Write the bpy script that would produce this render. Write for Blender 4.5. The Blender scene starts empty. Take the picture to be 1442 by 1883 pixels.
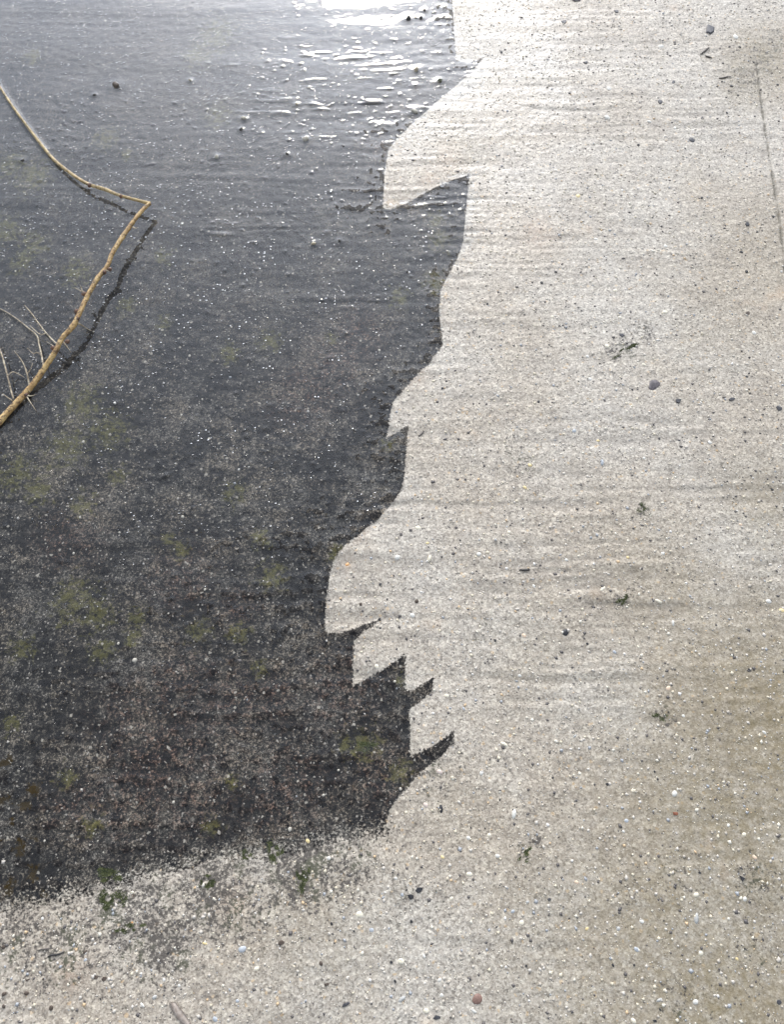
import bpy, bmesh, math, random
import numpy as np
from mathutils import Vector, Matrix
S = bpy.context.scene
COL = S.collection
R = math.radians

# ------------------------------------------------------------------ camera
CAM_H, TILT, F_PX, PW, PH = 1.20, 25.0, 1422.0, 1442.0, 1883.0
cd = bpy.data.cameras.new("camera")
cam = bpy.data.objects.new("camera", cd); COL.objects.link(cam)
cam.location = (0, 0, CAM_H); cam.rotation_euler = (R(TILT), 0, 0)
cd.sensor_fit = 'VERTICAL'; cd.sensor_height = 24.0
cd.lens = 24.0 * F_PX / PH
cd.clip_start = 0.01; cd.clip_end = 500.0
S.camera = cam

# ------------------------------------------------------------------ light (bright haze, low soft sun ahead of the viewer)
SUN_EL, SUN_AZ = 26.2, -1.5            # elevation; azimuth from +Y towards +X
world = bpy.data.worlds.new("World"); S.world = world; world.use_nodes = True
wn = world.node_tree.nodes; wl = world.node_tree.links
bg = wn["Background"]
sky = wn.new("ShaderNodeTexSky"); sky.sky_type = 'NISHITA'; sky.sun_disc = False
sky.sun_elevation = R(SUN_EL); sky.sun_rotation = R(SUN_AZ)
sky.dust_density = 4.5; sky.air_density = 1.0; sky.ozone_density = 1.0
hs = wn.new("ShaderNodeHueSaturation"); hs.inputs['Saturation'].default_value = 0.50
wl.new(sky.outputs[0], hs.inputs['Color'])
wc = wn.new("ShaderNodeTexCoord"); cn = wn.new("ShaderNodeTexNoise")      # thin broken cloud over the sky
cn.inputs['Scale'].default_value = 2.6; cn.inputs['Detail'].default_value = 5; cn.inputs['Roughness'].default_value = .55
wl.new(wc.outputs['Generated'], cn.inputs['Vector'])
cr = wn.new("ShaderNodeMapRange"); cr.inputs[1].default_value = .35; cr.inputs[2].default_value = .68; cr.inputs[3].default_value = .25; cr.inputs[4].default_value = .75
wl.new(cn.outputs['Fac'], cr.inputs[0])
cm = wn.new("ShaderNodeMix"); cm.data_type = 'RGBA'; cm.inputs[7].default_value = (5.6, 6.1, 6.9, 1)
wl.new(cr.outputs[0], cm.inputs[0]); wl.new(hs.outputs[0], cm.inputs[6]); vd = wn.new("ShaderNodeVectorMath"); vd.operation = 'DOT_PRODUCT'; wl.new(wc.outputs['Generated'], vd.inputs[0])
vd.inputs[1].default_value = (math.sin(R(SUN_AZ)) * math.cos(R(SUN_EL)), math.cos(R(SUN_AZ)) * math.cos(R(SUN_EL)), math.sin(R(SUN_EL)))
def wmath(op, a, b):
    n = wn.new("ShaderNodeMath"); n.operation = op
    for i, v in enumerate((a, b)):
        if isinstance(v, (int, float)): n.inputs[i].default_value = v
        else: wl.new(v, n.inputs[i])
    return n.outputs[0]
dt = wmath('MAXIMUM', vd.outputs['Value'], 0.0)
glow = wmath('ADD', wmath('MULTIPLY', wmath('POWER', dt, 6.0), 19.0), wmath('MULTIPLY', wmath('POWER', dt, 90.0), 24.0))
gv = wn.new("ShaderNodeMix"); gv.data_type = 'RGBA'; gv.blend_type = 'ADD'; gv.inputs[0].default_value = 1.0
gc = wn.new("ShaderNodeMix"); gc.data_type = 'RGBA'; gc.blend_type = 'MULTIPLY'; gc.inputs[0].default_value = 1.0
gc.inputs[6].default_value = (.80, .915, 1.15, 1); wl.new(glow, gc.inputs[7])
wl.new(cm.outputs[2], gv.inputs[6]); wl.new(gc.outputs[2], gv.inputs[7]); wl.new(gv.outputs[2], bg.inputs['Color'])
bg.inputs['Strength'].default_value = 0.15
sd = bpy.data.lights.new("sun", 'SUN'); sd.energy = 1.0; sd.angle = R(12.0); sd.color = (1.0, 0.90, 0.73)
sun = bpy.data.objects.new("sun", sd); COL.objects.link(sun)
sv = Vector((math.sin(R(SUN_AZ)) * math.cos(R(SUN_EL)), math.cos(R(SUN_AZ)) * math.cos(R(SUN_EL)), math.sin(R(SUN_EL))))
sun.rotation_euler = sv.to_track_quat('Z', 'Y').to_euler()
S.view_settings.view_transform = 'Standard'; S.view_settings.look = 'None'
S.view_settings.gamma = 1.0; S.view_settings.exposure = 0.36

# ------------------------------------------------------------------ helpers
def ground_xy(px, py):
    """photo pixel -> point on the ground plane (metres)"""
    a = R(TILT) + math.atan((PH / 2 - py) / F_PX)
    phi = math.atan((PH / 2 - py) / F_PX)
    Y = CAM_H * math.tan(a)
    depth = CAM_H / math.cos(a) * math.cos(phi)
    return ((px - PW / 2) / F_PX * depth, Y)
def at_height(px, py, z):
    x, y = ground_xy(px, py); k = (CAM_H - z) / CAM_H
    return (x * k, y * k, z)
def metres(px, py, n):
    """n photo pixels seen at that place, in metres"""
    x0, _ = ground_xy(px, py); x1, _ = ground_xy(px + n, py); return x1 - x0

def tag(o, label=None, cat=None, group=None, kind=None):
    if label: o['label'] = label
    if cat: o['category'] = cat
    if group: o['group'] = group
    if kind: o['kind'] = kind
    return o

def mesh_obj(name, verts, faces, mat, parent=None, smooth=True):
    me = bpy.data.meshes.new(name); me.from_pydata([tuple(v) for v in verts], [], faces); me.update()
    if smooth: me.shade_smooth()
    if mat: me.materials.append(mat)
    o = bpy.data.objects.new(name, me); COL.objects.link(o)
    if parent: o.parent = parent
    return o

class NT:
    """tiny node builder"""
    def __init__(s, name):
        s.m = bpy.data.materials.new(name); s.m.use_nodes = True
        s.t = s.m.node_tree; s.n = s.t.nodes; s.n.clear()
        s.out = s.n.new('ShaderNodeOutputMaterial')
        s.pos = s.n.new('ShaderNodeTexCoord').outputs['Object']
    def put(s, inp, v):
        if v is None: return
        if isinstance(v, bpy.types.NodeSocket): s.t.links.new(v, inp)
        elif isinstance(v, (tuple, list)) and len(v) == 3 and inp.type == 'RGBA': inp.default_value = (*v, 1)
        else: inp.default_value = v
    def math(s, op, a, b=None, c=None, clamp=False):
        n = s.n.new('ShaderNodeMath'); n.operation = op; n.use_clamp = clamp
        s.put(n.inputs[0], a); s.put(n.inputs[1], b); s.put(n.inputs[2], c); return n.outputs[0]
    def noise(s, scale, detail=2, rough=.5, vec=None, dist=0.0, color=False):
        n = s.n.new('ShaderNodeTexNoise'); s.put(n.inputs['Vector'], vec or s.pos)
        n.inputs['Scale'].default_value = scale; n.inputs['Detail'].default_value = detail
        n.inputs['Roughness'].default_value = rough; n.inputs['Distortion'].default_value = dist
        return n.outputs['Color' if color else 'Fac']
    def vor(s, scale, out='Color', vec=None, feature='F1', rnd=1.0):
        n = s.n.new('ShaderNodeTexVoronoi'); n.feature = feature; s.put(n.inputs['Vector'], vec or s.pos)
        n.inputs['Scale'].default_value = scale; n.inputs['Randomness'].default_value = rnd; return n.outputs[out]
    def maprange(s, v, a, b, c=0.0, d=1.0, smooth=True):
        n = s.n.new('ShaderNodeMapRange'); n.interpolation_type = 'SMOOTHSTEP' if smooth else 'LINEAR'
        s.put(n.inputs[0], v); s.put(n.inputs[1], a); s.put(n.inputs[2], b); s.put(n.inputs[3], c); s.put(n.inputs[4], d); return n.outputs[0]
    def mix(s, f, a, b, mode='MIX'):
        n = s.n.new('ShaderNodeMix'); n.data_type = 'RGBA'; n.blend_type = mode
        s.put(n.inputs[0], f); s.put(n.inputs[6], a); s.put(n.inputs[7], b); return n.outputs[2]
    def ramp(s, v, stops, const=False):
        n = s.n.new('ShaderNodeValToRGB'); r = n.color_ramp
        r.interpolation = 'CONSTANT' if const else 'LINEAR'
        while len(r.elements) > 1: r.elements.remove(r.elements[-1])
        for i, (p, c) in enumerate(stops):
            e = r.elements[0] if i == 0 else r.elements.new(p)
            e.position = p; e.color = (*c, 1)
        s.put(n.inputs[0], v); return n.outputs[0]
    def sep(s, c):
        n = s.n.new('ShaderNodeSeparateColor'); s.put(n.inputs[0], c); return n.outputs
    def mapping(s, scale, rot=(0, 0, 0)):
        n = s.n.new('ShaderNodeMapping'); s.put(n.inputs[0], s.pos); n.inputs['Scale'].default_value = scale
        n.inputs['Rotation'].default_value = rot; return n.outputs[0]
    def attr(s, name, out='Fac'):
        n = s.n.new('ShaderNodeAttribute'); n.attribute_name = name; return n.outputs[out]
    def bump(s, h, dist, strength=1.0, normal=None):
        n = s.n.new('ShaderNodeBump'); s.put(n.inputs['Height'], h)
        n.inputs['Distance'].default_value = dist; n.inputs['Strength'].default_value = strength
        s.put(n.inputs['Normal'], normal); return n.outputs[0]
    def bsdf(s, color, rough=.5, normal=None, spec=.5, **kw):
        b = s.n.new('ShaderNodeBsdfPrincipled'); s.put(b.inputs['Base Color'], color); s.put(b.inputs['Roughness'], rough)
        s.put(b.inputs['Normal'], normal); s.put(b.inputs['Specular IOR Level'], spec)
        for k, v in kw.items(): s.put(b.inputs[k.replace('_', ' ')], v)
        s.t.links.new(b.outputs[0], s.out.inputs[0]); return s.m

# ------------------------------------------------------------------ relief of the slab, computed on one regular grid
rs = np.random.RandomState(7)
STEP = 0.0026
X0, X1, Y0, Y1 = -1.40, 1.35, -0.45, 2.35
NX, NY = int((X1 - X0) / STEP) + 1, int((Y1 - Y0) / STEP) + 1
gx = X0 + STEP * np.arange(NX); gy = Y0 + STEP * np.arange(NY)
GX, GY = np.meshgrid(gx, gy)            # [row y, col x]
KX = np.fft.rfftfreq(NX, STEP)[None, :]; KY = np.fft.fftfreq(NY, STEP)[:, None]
def blur(a, sx, sy=None):
    sy = sx if sy is None else sy
    return np.fft.irfft2(np.fft.rfft2(a) * np.exp(-2 * math.pi ** 2 * ((KX * sx) ** 2 + (KY * sy) ** 2)), s=a.shape)
def gnoise(sx, sy, tilt=0.0):
    a = np.fft.rfft2(rs.randn(NY, NX))
    kx = KX + tilt * KY * 0; ky = KY + tilt * KX
    a = np.fft.irfft2(a * np.exp(-2 * math.pi ** 2 * ((kx * sx) ** 2 + (ky * sy) ** 2)), s=(NY, NX))
    return (a - a.mean()) / a.std()
def smooth01(t):
    t = np.clip(t, 0, 1); return t * t * (3 - 2 * t)
def spot(px, py, rx, ry=None):
    """soft spot of a radius given in photo pixels, on the grid"""
    x, y = ground_xy(px, py); mx = metres(px, py, rx)
    my = abs(ground_xy(px, py - (ry or rx) / 2)[1] - ground_xy(px, py + (ry or rx) / 2)[1])
    return np.exp(-(((GX - x) / mx) ** 2 + ((GY - y) / my) ** 2))

# outline of the uncleaned dark crust, read off the photo from the top edge down
edge = [(832,-400),(832,-60),(832,0),(836,60),(840,110),(858,116),(890,106),(868,133),(835,160),(800,190),(765,222),(735,250),(716,272),
 (708,312),(704,384),(716,386),(745,375),(800,345),(830,332),(864,320),(858,380),(853,440),(846,465),(825,505),(811,535),(808,575),(815,634),
 (790,667),(760,697),(735,726),(722,742),(716,775),(711,805),(730,795),(752,782),(748,820),(745,868),(738,904),(700,950),(660,984),
 (630,1008),(612,1032),(604,1075),(597,1150),(599,1162),(625,1164),(660,1153),(704,1137),(690,1147),(666,1165),(652,1178),(649,1220),
 (650,1261),(665,1253),(710,1228),(747,1201),(745,1240),(746,1268),(757,1271),(798,1244),(794,1273),(770,1293),(753,1305),(754,1350),
 (755,1390),(790,1375),(836,1344),(833,1370),(810,1392),(780,1415),(745,1452),(722,1480),(712,1502),(710,1530)]
low = [(660,1538),(600,1548),(540,1557),(480,1568),(430,1572),(370,1584),(300,1600),(250,1610),(190,1632),(100,1650),(40,1664),(-60,1684),(-300,1700)]
E = [ground_xy(*p) for p in edge]; L = [ground_xy(*p) for p in low]
poly = E + L + [(-6.0, L[-1][1] - .3), (-6.0, 8.0), (E[0][0] + .05, 8.0)]
def seg_dist(pts):
    d = np.full(GX.shape, 1e9)
    for (ax, ay), (bx, by) in zip(pts[:-1], pts[1:]):
        dx, dy = bx - ax, by - ay; q = dx * dx + dy * dy + 1e-12
        t = np.clip(((GX - ax) * dx + (GY - ay) * dy) / q, 0, 1)
        np.minimum(d, (GX - ax - t * dx) ** 2 + (GY - ay - t * dy) ** 2, out=d)
    return np.sqrt(d)
inside = np.zeros(GX.shape, bool)
for (ax, ay), (bx, by) in zip(poly, poly[1:] + poly[:1]):
    if ay == by: continue
    c = (ay > GY) != (by > GY)
    inside ^= c & (GX < (bx - ax) * (GY - ay) / (by - ay) + ax)
dE = seg_dist(E); dL = seg_dist([E[-1]] + L)
sg = np.where(inside, 1.0, -1.0)
crust = sg * np.minimum(dE / 0.0034, dL / 0.034)          # >0 on the dark crust; 1 = one edge width
sd_m = blur(sg * np.minimum(dE, dL), 0.018)               # metres, rounded off

near = smooth01((GY - 0.55) / 0.75)                       # 0 near the viewer, 1 far
basin = 0.0010 + 0.0026 * smooth01((GY - 0.30) / 0.5)
h0 = np.where(sd_m > 0, -basin * (1 - np.exp(-np.maximum(sd_m, 0) / 0.14)), 0.0034 * (1 - np.exp(np.minimum(sd_m, 0) / 0.11)))
h0 = h0 + 0.00025
h0 -= 0.0012 * spot(850, 190, 80, 110) + 0.0006 * spot(840, 400, 60, 120)
broom = gnoise(0.11, 0.0042, 0.03) * 0.00028 + gnoise(0.24, 0.012, -0.02) * 0.00009
WR = np.clip(np.arange(NY)[:, None] + (gnoise(0.06, 0.05) * 0.0035 + gnoise(0.02, 0.02) * 0.0010) / STEP, 0, NY - 1.01)
wi = WR.astype(int); wf = WR - wi; ci = np.broadcast_to(np.arange(NX), (NY, NX))
broom = broom[wi, ci] * (1 - wf) + broom[wi + 1, ci] * wf          # the strokes wander a little
broom *= 0.55 + 0.9 * smooth01(0.5 + 0.7 * gnoise(0.035, 0.012))
broom *= np.where(sd_m < -0.04, 0.75, 1.0)
broom = blur(broom, 0.004, 0.0012)
broom *= 0.30 + 0.9 * smooth01(0.5 + 0.5 * gnoise(0.16, 0.10)) + 2.0 * spot(1120, 1110, 480, 120) + 1.5 * spot(740, 190, 150, 130) + 2.4 * spot(480, 425, 80, 40) + 1.3 * spot(610, 550, 90, 30) + 1.2 * spot(820, 420, 60, 90)
lump = gnoise(0.05, 0.04) * (0.00016 + 0.00022 * near)
grain = gnoise(0.0030, 0.0026) * 0.00020
fine = rs.randn(NY, NX) * 0.00007
H = h0 + broom + lump + grain + fine + 0.00035 * smooth01(crust * .5 + .5) + np.where(inside, gnoise(0.0055, 0.0045) * 0.00032, 0)

# the worn groove of the slab joint on the right
joint = [ground_xy(*p) for p in [(1392, 120),(1400,185),(1406,230),(1414,285),(1424,345),(1433,400),(1442,470),(1452,560),(1470,700),(1500,900),(1545,1200),(1640,1800)]]
dJ = seg_dist(joint)
jd = dJ + 0.0012 * gnoise(0.006, 0.006)
H -= 0.0028 * np.exp(-(jd / 0.0022) ** 2) + 0.0006 * np.exp(-(dJ / 0.012) ** 2)

def sample(A, x, y):
    fx = min(max((x - X0) / STEP, 0), NX - 1.001); fy = min(max((y - Y0) / STEP, 0), NY - 1.001)
    i, j = int(fx), int(fy); u, v = fx - i, fy - j
    return float((A[j, i] * (1 - u) + A[j, i + 1] * u) * (1 - v) + (A[j + 1, i] * (1 - u) + A[j + 1, i + 1] * u) * v)

# ------------------------------------------------------------------ things listed from the photo: (zone, x, y, long side, kind ...)
ZO = {'a': (960, 0), 'b': (960, 480), 'c': (960, 960), 'd': (960, 1403), 'e': (480, 1403), 'f': (0, 1403), 'g': (480, 480), 'h': (480, 960),
      'i': (480, 0), 'j': (0, 0), 'k': (0, 380), 'l': (0, 860)}
def zpt(z, x, y): return ZO[z][0] + x / 3.0, ZO[z][1] + y / 3.0
stem_pts = [  # photo pixel, height of the stem's axis above the water (mm), diameter (photo px)
 (-420,1060,8,24),(-230,950,6,22), (-70,845,5,20),(-20,796,5,19),(8,764,5.5,18),(40,730,6.5,17),(62,704,9,16),(82,676,15,15),(100,648,25,14),(114,622,28,13.5),(133,600,30,15),
 (146,575,31,13),(160,545,31.5,13),(178,513,31.5,13),(196,490,31,11),(206,466,30.5,12.5),(222,440,29.5,13),(244,408,28,11),(262,386,26.5,10.5),(275,374,25,10)]
tip_pts = [(275,374,25,10),(252,368,23.5,8.5),(222,360,21,8.5),(192,348,18.5,10),(165,340,16,9.5),(140,326,13,9),(118,310,10,9),(98,293,7,9),(82,274,4.5,8.5),
 (66,254,3,8),(48,230,2,7.5),(30,206,1.3,7),(12,180,.8,7),(-6,152,.4,6.5),(-40,100,0,6),(-130,-20,1,5),(-250,-150,4,3)]
shoot_a = [(80,678,16,3.2),(76,655,10,3.0),(71,633,6,3.0),(67,617,1.5,2.6),(50,602,.3,2.4),(35,590,.2,2.2),(18,578,.2,2),(0,568,.2,1.8)]
shoot_b = [(106,634,27,3.2),(97,626,23,2.8),(84,612,17,2.6),(70,594,15,2.4),(58,577,14,2.2),(44,561,13,1.4)]
shoot_c = [(24,733,8,3.2),(19,716,10,3.2),(13,692,13,3.0),(7,668,14,3.0),(1,648,14,2.6),(-10,622,13,2.2)]
shoot_d = [(53,722,7,3.8),(53,708,12,3.4),(49,688,17,3.0),(44,672,20,2.4),(37,660,22,2.0),(26,646,23,1.2)]

# water: flat, but it creeps over the ridges where it is shallow and climbs a little at stones and at the stem
depth = np.maximum(-h0, 0)
k_thin = np.exp(-depth / 0.00085)
relief = blur(H - h0, 0.0035)
W = 0.00002 * gnoise(0.05, 0.03) + relief * (0.05 + 0.75 * k_thin)
W += 0.00013 * gnoise(0.14, 0.020, 0.03) * (0.25 + near)
hug = smooth01(sd_m / 0.016 + 0.9)
W = np.where(hug > 0, np.maximum(W, blur(H, 0.0065) + 0.00014 - (1 - hug) * 0.003), W)
W = blur(W, 0.0022)
nb = 6500
bx = rs.uniform(X0 + .05, 0.35, nb); by = rs.uniform(0.1, Y1 - .05, nb)
def add_bump(A, x, y, s, a):
    r = int(4 * s / STEP) + 1; i = int((x - X0) / STEP); j = int((y - Y0) / STEP)
    i0, i1, j0, j1 = max(i - r, 0), min(i + r + 1, NX), max(j - r, 0), min(j + r + 1, NY)
    if i1 <= i0 or j1 <= j0: return
    A[j0:j1, i0:i1] += a * np.exp(-(((GX[j0:j1, i0:i1] - x) ** 2 + (GY[j0:j1, i0:i1] - y) ** 2) / (s * s)))
for x, y in zip(bx, by):
    kk = sample(k_thin, x, y)
    if y > 1.62: continue                      # the far end lies calm
    a = rs.uniform(.1, 1.0) ** 2
    if rs.rand() > 0.3 + 0.7 * kk: continue
    add_bump(H, x, y, rs.uniform(.0022, .0036), 0.0015 * a)
    add_bump(W, x, y, rs.uniform(.0028, .0040), 0.0013 * a)
glint = np.clip(spot(690, 150, 190, 100) + .9 * spot(820, 400, 60, 70) + 1.1 * spot(490, 430, 75, 30) + .8 * spot(615, 550, 80, 22) + .10 * spot(240, 250, 260, 130) + .9 * spot(800, 230, 110, 40) + .5 * spot(560, 790, 200, 60) + .5 * spot(300, 1110, 300, 90), 0, 1.1)
calm = 1 - .9 * np.clip(1.3 * spot(640, -10, 300, 90), 0, 1)
glint *= calm
rdg = np.maximum(gnoise(0.017, 0.0042, 0.12) - 0.75, 0) * np.maximum(gnoise(0.05, 0.016, 0.05) + .3, 0)
W += blur(rdg * 0.00085 * glint, 0.0012)
W += np.maximum(gnoise(0.0036, 0.0032) - 1.5, 0) * 0.0011 * np.clip(glint + .22, 0, 1)
def stem_meniscus(pts, gain):
    P = [at_height(p[0], p[1], max(p[2], 0) / 1000)[:2] for p in pts]
    for (a, b, p, q) in zip(P[:-1], P[1:], pts[:-1], pts[1:]):
        z = .5 * (p[2] + q[2]); rad = metres(p[0], p[1], p[3] / 2)
        g = gain * float(np.exp(-max(z / 1000 - rad * .9, 0) / 0.0012))
        if g < 2e-5: continue
        d = seg_dist([a, b]); np.maximum(MEN, g * np.exp(-np.maximum(d - rad * .6, 0) / 0.0035), out=MEN)
MEN = np.zeros_like(W)
stem_meniscus(stem_pts[:8], 0.0009); stem_meniscus(tip_pts[6:], 0.0019); stem_meniscus(shoot_a[3:], 0.0010)
stem_meniscus([(150,598,1,3),(168,608,.3,2),(190,620,.1,2),(208,632,.1,2)], 0.0007)
W += blur(MEN, 0.0012)
wet_stones = [('i',847,615,34,'pale'),('i',855,390,30,'tan'),('i',985,450,28,'olive'),('i',853,475,20,'dark'),('i',195,578,20,'tan'),('i',250,770,30,'pale'),
 ('i',433,1333,28,'dark'),('i',290,1345,26,'tan'),('i',143,853,18,'dark'),('i',905,60,18,'dark'),('i',883,100,18,'dark'),('i',812,105,34,'dark'),
 ('j',643,472,46,'brown'),('j',1345,655,30,'pale'),('j',1195,865,28,'pale'),('j',520,525,18,'dark'),('j',120,885,20,'dark'),('j',1330,715,22,'dark'),('j',1047,445,18,'pale'),
 ('k',632,1085,22,'white')]
for z, x, y, s, c in wet_stones:
    px, py = zpt(z, x, y); wx, wy = ground_xy(px, py); r = metres(px, py, s / 6)
    add_bump(W, wx, wy, r * 1.5 + .0025, 0.0013)

# stains, growth and one painted dark reflection as soft masks (each shape is broken up by noise in the material)
olive = np.zeros_like(H)
for (px, py, r) in [(400,210,26),(195,250,24),(232,282,12),(60,100,20),(20,300,30),(60,320,36),(60,450,30),(10,420,30),(140,500,30),(40,480,26),(150,740,42),
  (200,790,40),(120,820,46),(300,470,20),(230,560,20),(420,650,22),(495,625,24),(735,545,22),(800,520,24),(300,590,16),(430,905,24),(480,990,20),
  (310,990,16),(135,1100,44),(180,1130,36),(190,1195,30),(245,1170,20),(365,1160,26),(440,1165,24),(40,1190,26),(115,1145,16),(250,1135,22),(670,1370,34),(735,1420,26),
  (745,1410,16),(120,1430,22),(390,1520,20),(170,1515,22),(740,1250,14),(715,820,14),(640,1370,22),(30,870,40),(70,900,30),(215,870,20),(610,620,14),(810,440,22),
  (620,1020,18),(500,1060,30),(20,1330,22),(425,1435,16),(735,750,10),(785,230,12),(800,405,18),(365,95,30),(400,60,40),(480,1230,20),(330,1010,20),(150,930,26)]:
    np.maximum(olive, spot(px, py, r * 1.25), out=olive)
pink = np.zeros_like(H)
for (px, py, r) in [(300,1380,120),(240,1470,80),(360,1470,70),(420,1290,70),(240,1300,50),(150,1480,60),(500,1280,50),(440,1120,36),(620,660,60),(660,610,50),(560,720,60),
  (520,1450,80),(330,1060,60),(620,1270,70),(700,1420,60),(130,990,60),(690,270,20),(330,1250,60)]:
    np.maximum(pink, spot(px, py, r), out=pink)
stain = np.zeros_like(H)      # brownish film on the cleaned side
for (px, py, r, a) in [(1430,1340,260,1.0),(1300,1300,150,.6),(1250,1700,260,.8),(1420,1600,240,.85),(1420,1150,120,.55),(1250,1110,150,.45),(1000,1200,120,.25),(1420,930,100,.5),
  (1330,600,130,.22),(1410,110,60,.75),(1370,140,50,.7),(840,290,50,.35),(600,1700,160,.3),(1420,480,120,.3),(860,1500,120,.2),(1150,1720,240,.6),(1340,1500,240,.95),(1330,1850,260,1.0),(1150,1850,200,.6)]:
    np.maximum(stain, a * spot(px, py, r), out=stain)
mottle = np.zeros_like(H)     # left-over crust freckles on the cleaned side
for (px, py, r, a) in [(560,1590,130,1.),(400,1640,130,.95),(250,1680,150,.9),(120,1740,130,.8),(300,1740,90,1.),(30,1720,90,.85),(640,1600,90,.8),(480,1690,90,.7),(40,1800,90,.5),
  (750,1660,70,.55),(960,860,46,.85),(950,820,30,.9),(980,880,30,.6),(1150,640,34,1.),(1130,650,26,1.1),(1190,612,26,1.0),(960,1560,22,1.),(985,1545,22,1.05),(1400,110,46,.9),
  (1375,145,46,.9),(1430,80,46,.8),(1185,940,26,.9),(1140,1110,24,1.),(1165,1085,22,.9),(1220,1320,40,.75),(1100,1000,80,.4),(880,1170,60,.55),(900,1210,30,.75),(840,280,50,.5),
  (1390,1620,60,.9),(1160,1640,40,.8),(1250,1600,70,.65),(1300,560,60,.5),(1330,1420,100,.5),(1250,1840,60,.8),(1400,1750,80,.6),(790,1420,60,.9),(845,1385,40,.8),(850,240,16,.9),
  (855,300,30,.6),(1020,1070,90,.35),(1260,1050,80,.55),(1400,1080,80,.5),(820,1560,70,.4),(600,1820,60,.5),(800,1650,40,.7)]:
    np.maximum(mottle, a * spot(px, py, r), out=mottle)
brown = np.zeros_like(H)  # dark reflection in the puddle at lower left, painted as brown ground colour
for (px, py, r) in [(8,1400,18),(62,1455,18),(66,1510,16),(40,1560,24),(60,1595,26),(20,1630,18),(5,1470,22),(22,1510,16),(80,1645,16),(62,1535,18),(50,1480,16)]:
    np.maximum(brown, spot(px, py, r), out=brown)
wet = np.clip(spot(900, 20, 260, 160) + spot(890, 210, 170, 130) + .8 * spot(880, 420, 110, 120), 0, 1) * (0.35 + 0.65 * smooth01(.5 + .6 * gnoise(.05, .008)))
tanspot = np.zeros_like(H)
for (px, py, r) in [(825,293,26),(790,330,16),(640,1040,10),(430,1660,30),(130,1790,30),(990,430,30),(760,690,18),(660,975,20)]:
    np.maximum(tanspot, spot(px, py, r), out=tanspot)
mottle = np.where((GX > ground_xy(760, 1500)[0]) | (GY > ground_xy(700, 1480)[1]), mottle * .78, mottle)
groove_dirt = np.exp(-(jd / 0.0030) ** 2) * smooth01((1.98 - GY) / .05)
dm = seg_dist([ground_xy(*p) for p in [(1470, 60), (1425, 92), (1385, 138), (1350, 172)]])
mottle = np.maximum(mottle, 0.62 * np.exp(-(dm / .022) ** 2)); stain = np.maximum(stain, .55 * np.exp(-(dm / .035) ** 2))
valley = np.clip(-broom / 0.0006, -1, 1)

rim = smooth01(np.minimum(np.minimum(GX - X0, X1 - GX), np.minimum(GY - Y0, Y1 - GY)) / 0.22)     # relief dies away at the rim of the fine grid
H = H * rim - 0.0026 * np.tanh(sg * np.minimum(dE, dL) / 0.05) * (1 - rim); W = W * rim
def sheet(name, Z, attrs, mat, keep=None, rings=()):
    """one mesh from the regular grid, carried on outside it by coarse rings"""
    V = np.stack([GX, GY, Z], -1).reshape(-1, 3)
    idx = np.arange(NX * NY).reshape(NY, NX)
    F = np.stack([idx[:-1, :-1], idx[:-1, 1:], idx[1:, 1:], idx[1:, :-1]], -1).reshape(-1, 4)
    A = {k: v.reshape(-1) for k, v in attrs.items()}
    if keep is not None:
        kf = keep[:-1, :-1] | keep[:-1, 1:] | keep[1:, 1:] | keep[1:, :-1]
        F = F[kf.reshape(-1)]
    loop = np.concatenate([idx[0, :-1], idx[:-1, -1], idx[-1, :0:-1], idx[:0:-1, 0]])
    base = V[loop]; c = np.array([(X0 + X1) / 2, (Y0 + Y1) / 2]); prev = loop
    for sc, z in rings:
        nv = base.copy(); nv[:, :2] = c + (base[:, :2] - c) * sc
        nv[:, 2] = base[:, 2] * (1 - min(1, (sc - 1))) + z
        new = np.arange(len(V), len(V) + len(nv)); V = np.concatenate([V, nv])
        for k in A: A[k] = np.concatenate([A[k], A[k][loop]])
        F = np.concatenate([F, np.stack([prev, new, np.roll(new, -1), np.roll(prev, -1)], -1)])
        prev = new
    used = np.unique(F); remap = np.full(len(V), -1); remap[used] = np.arange(len(used))
    V = V[used]; F = remap[F]; A = {k: a[used] for k, a in A.items()}
    me = bpy.data.meshes.new(name)
    me.vertices.add(len(V)); me.vertices.foreach_set('co', V.astype(np.float32).ravel())
    me.loops.add(F.size); me.loops.foreach_set('vertex_index', F.astype(np.int32).ravel())
    me.polygons.add(len(F)); me.polygons.foreach_set('loop_start', np.arange(0, F.size, 4, dtype=np.int32))
    me.polygons.foreach_set('use_smooth', np.ones(len(F), bool))
    for k, a in A.items():
        at = me.attributes.new(k, 'FLOAT', 'POINT'); at.data.foreach_set('value', a.astype(np.float32))
    me.update(calc_edges=True); me.validate()
    me.materials.append(mat)
    o = bpy.data.objects.new(name, me); COL.objects.link(o); return o

# ------------------------------------------------------------------ ground material
g = NT('brushed concrete')
fl = g.mapping((1, 1, 0.25))
n_edge = g.math('ADD', g.math('MULTIPLY', g.math('SUBTRACT', g.noise(240, 3, .7, fl), .5), 4.2), g.math('MULTIPLY', g.math('SUBTRACT', g.noise(48, 3, .6, fl), .5), 1.3))
dirty = g.maprange(g.math('ADD', g.attr('crust'), n_edge), -.35, .35)
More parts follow.
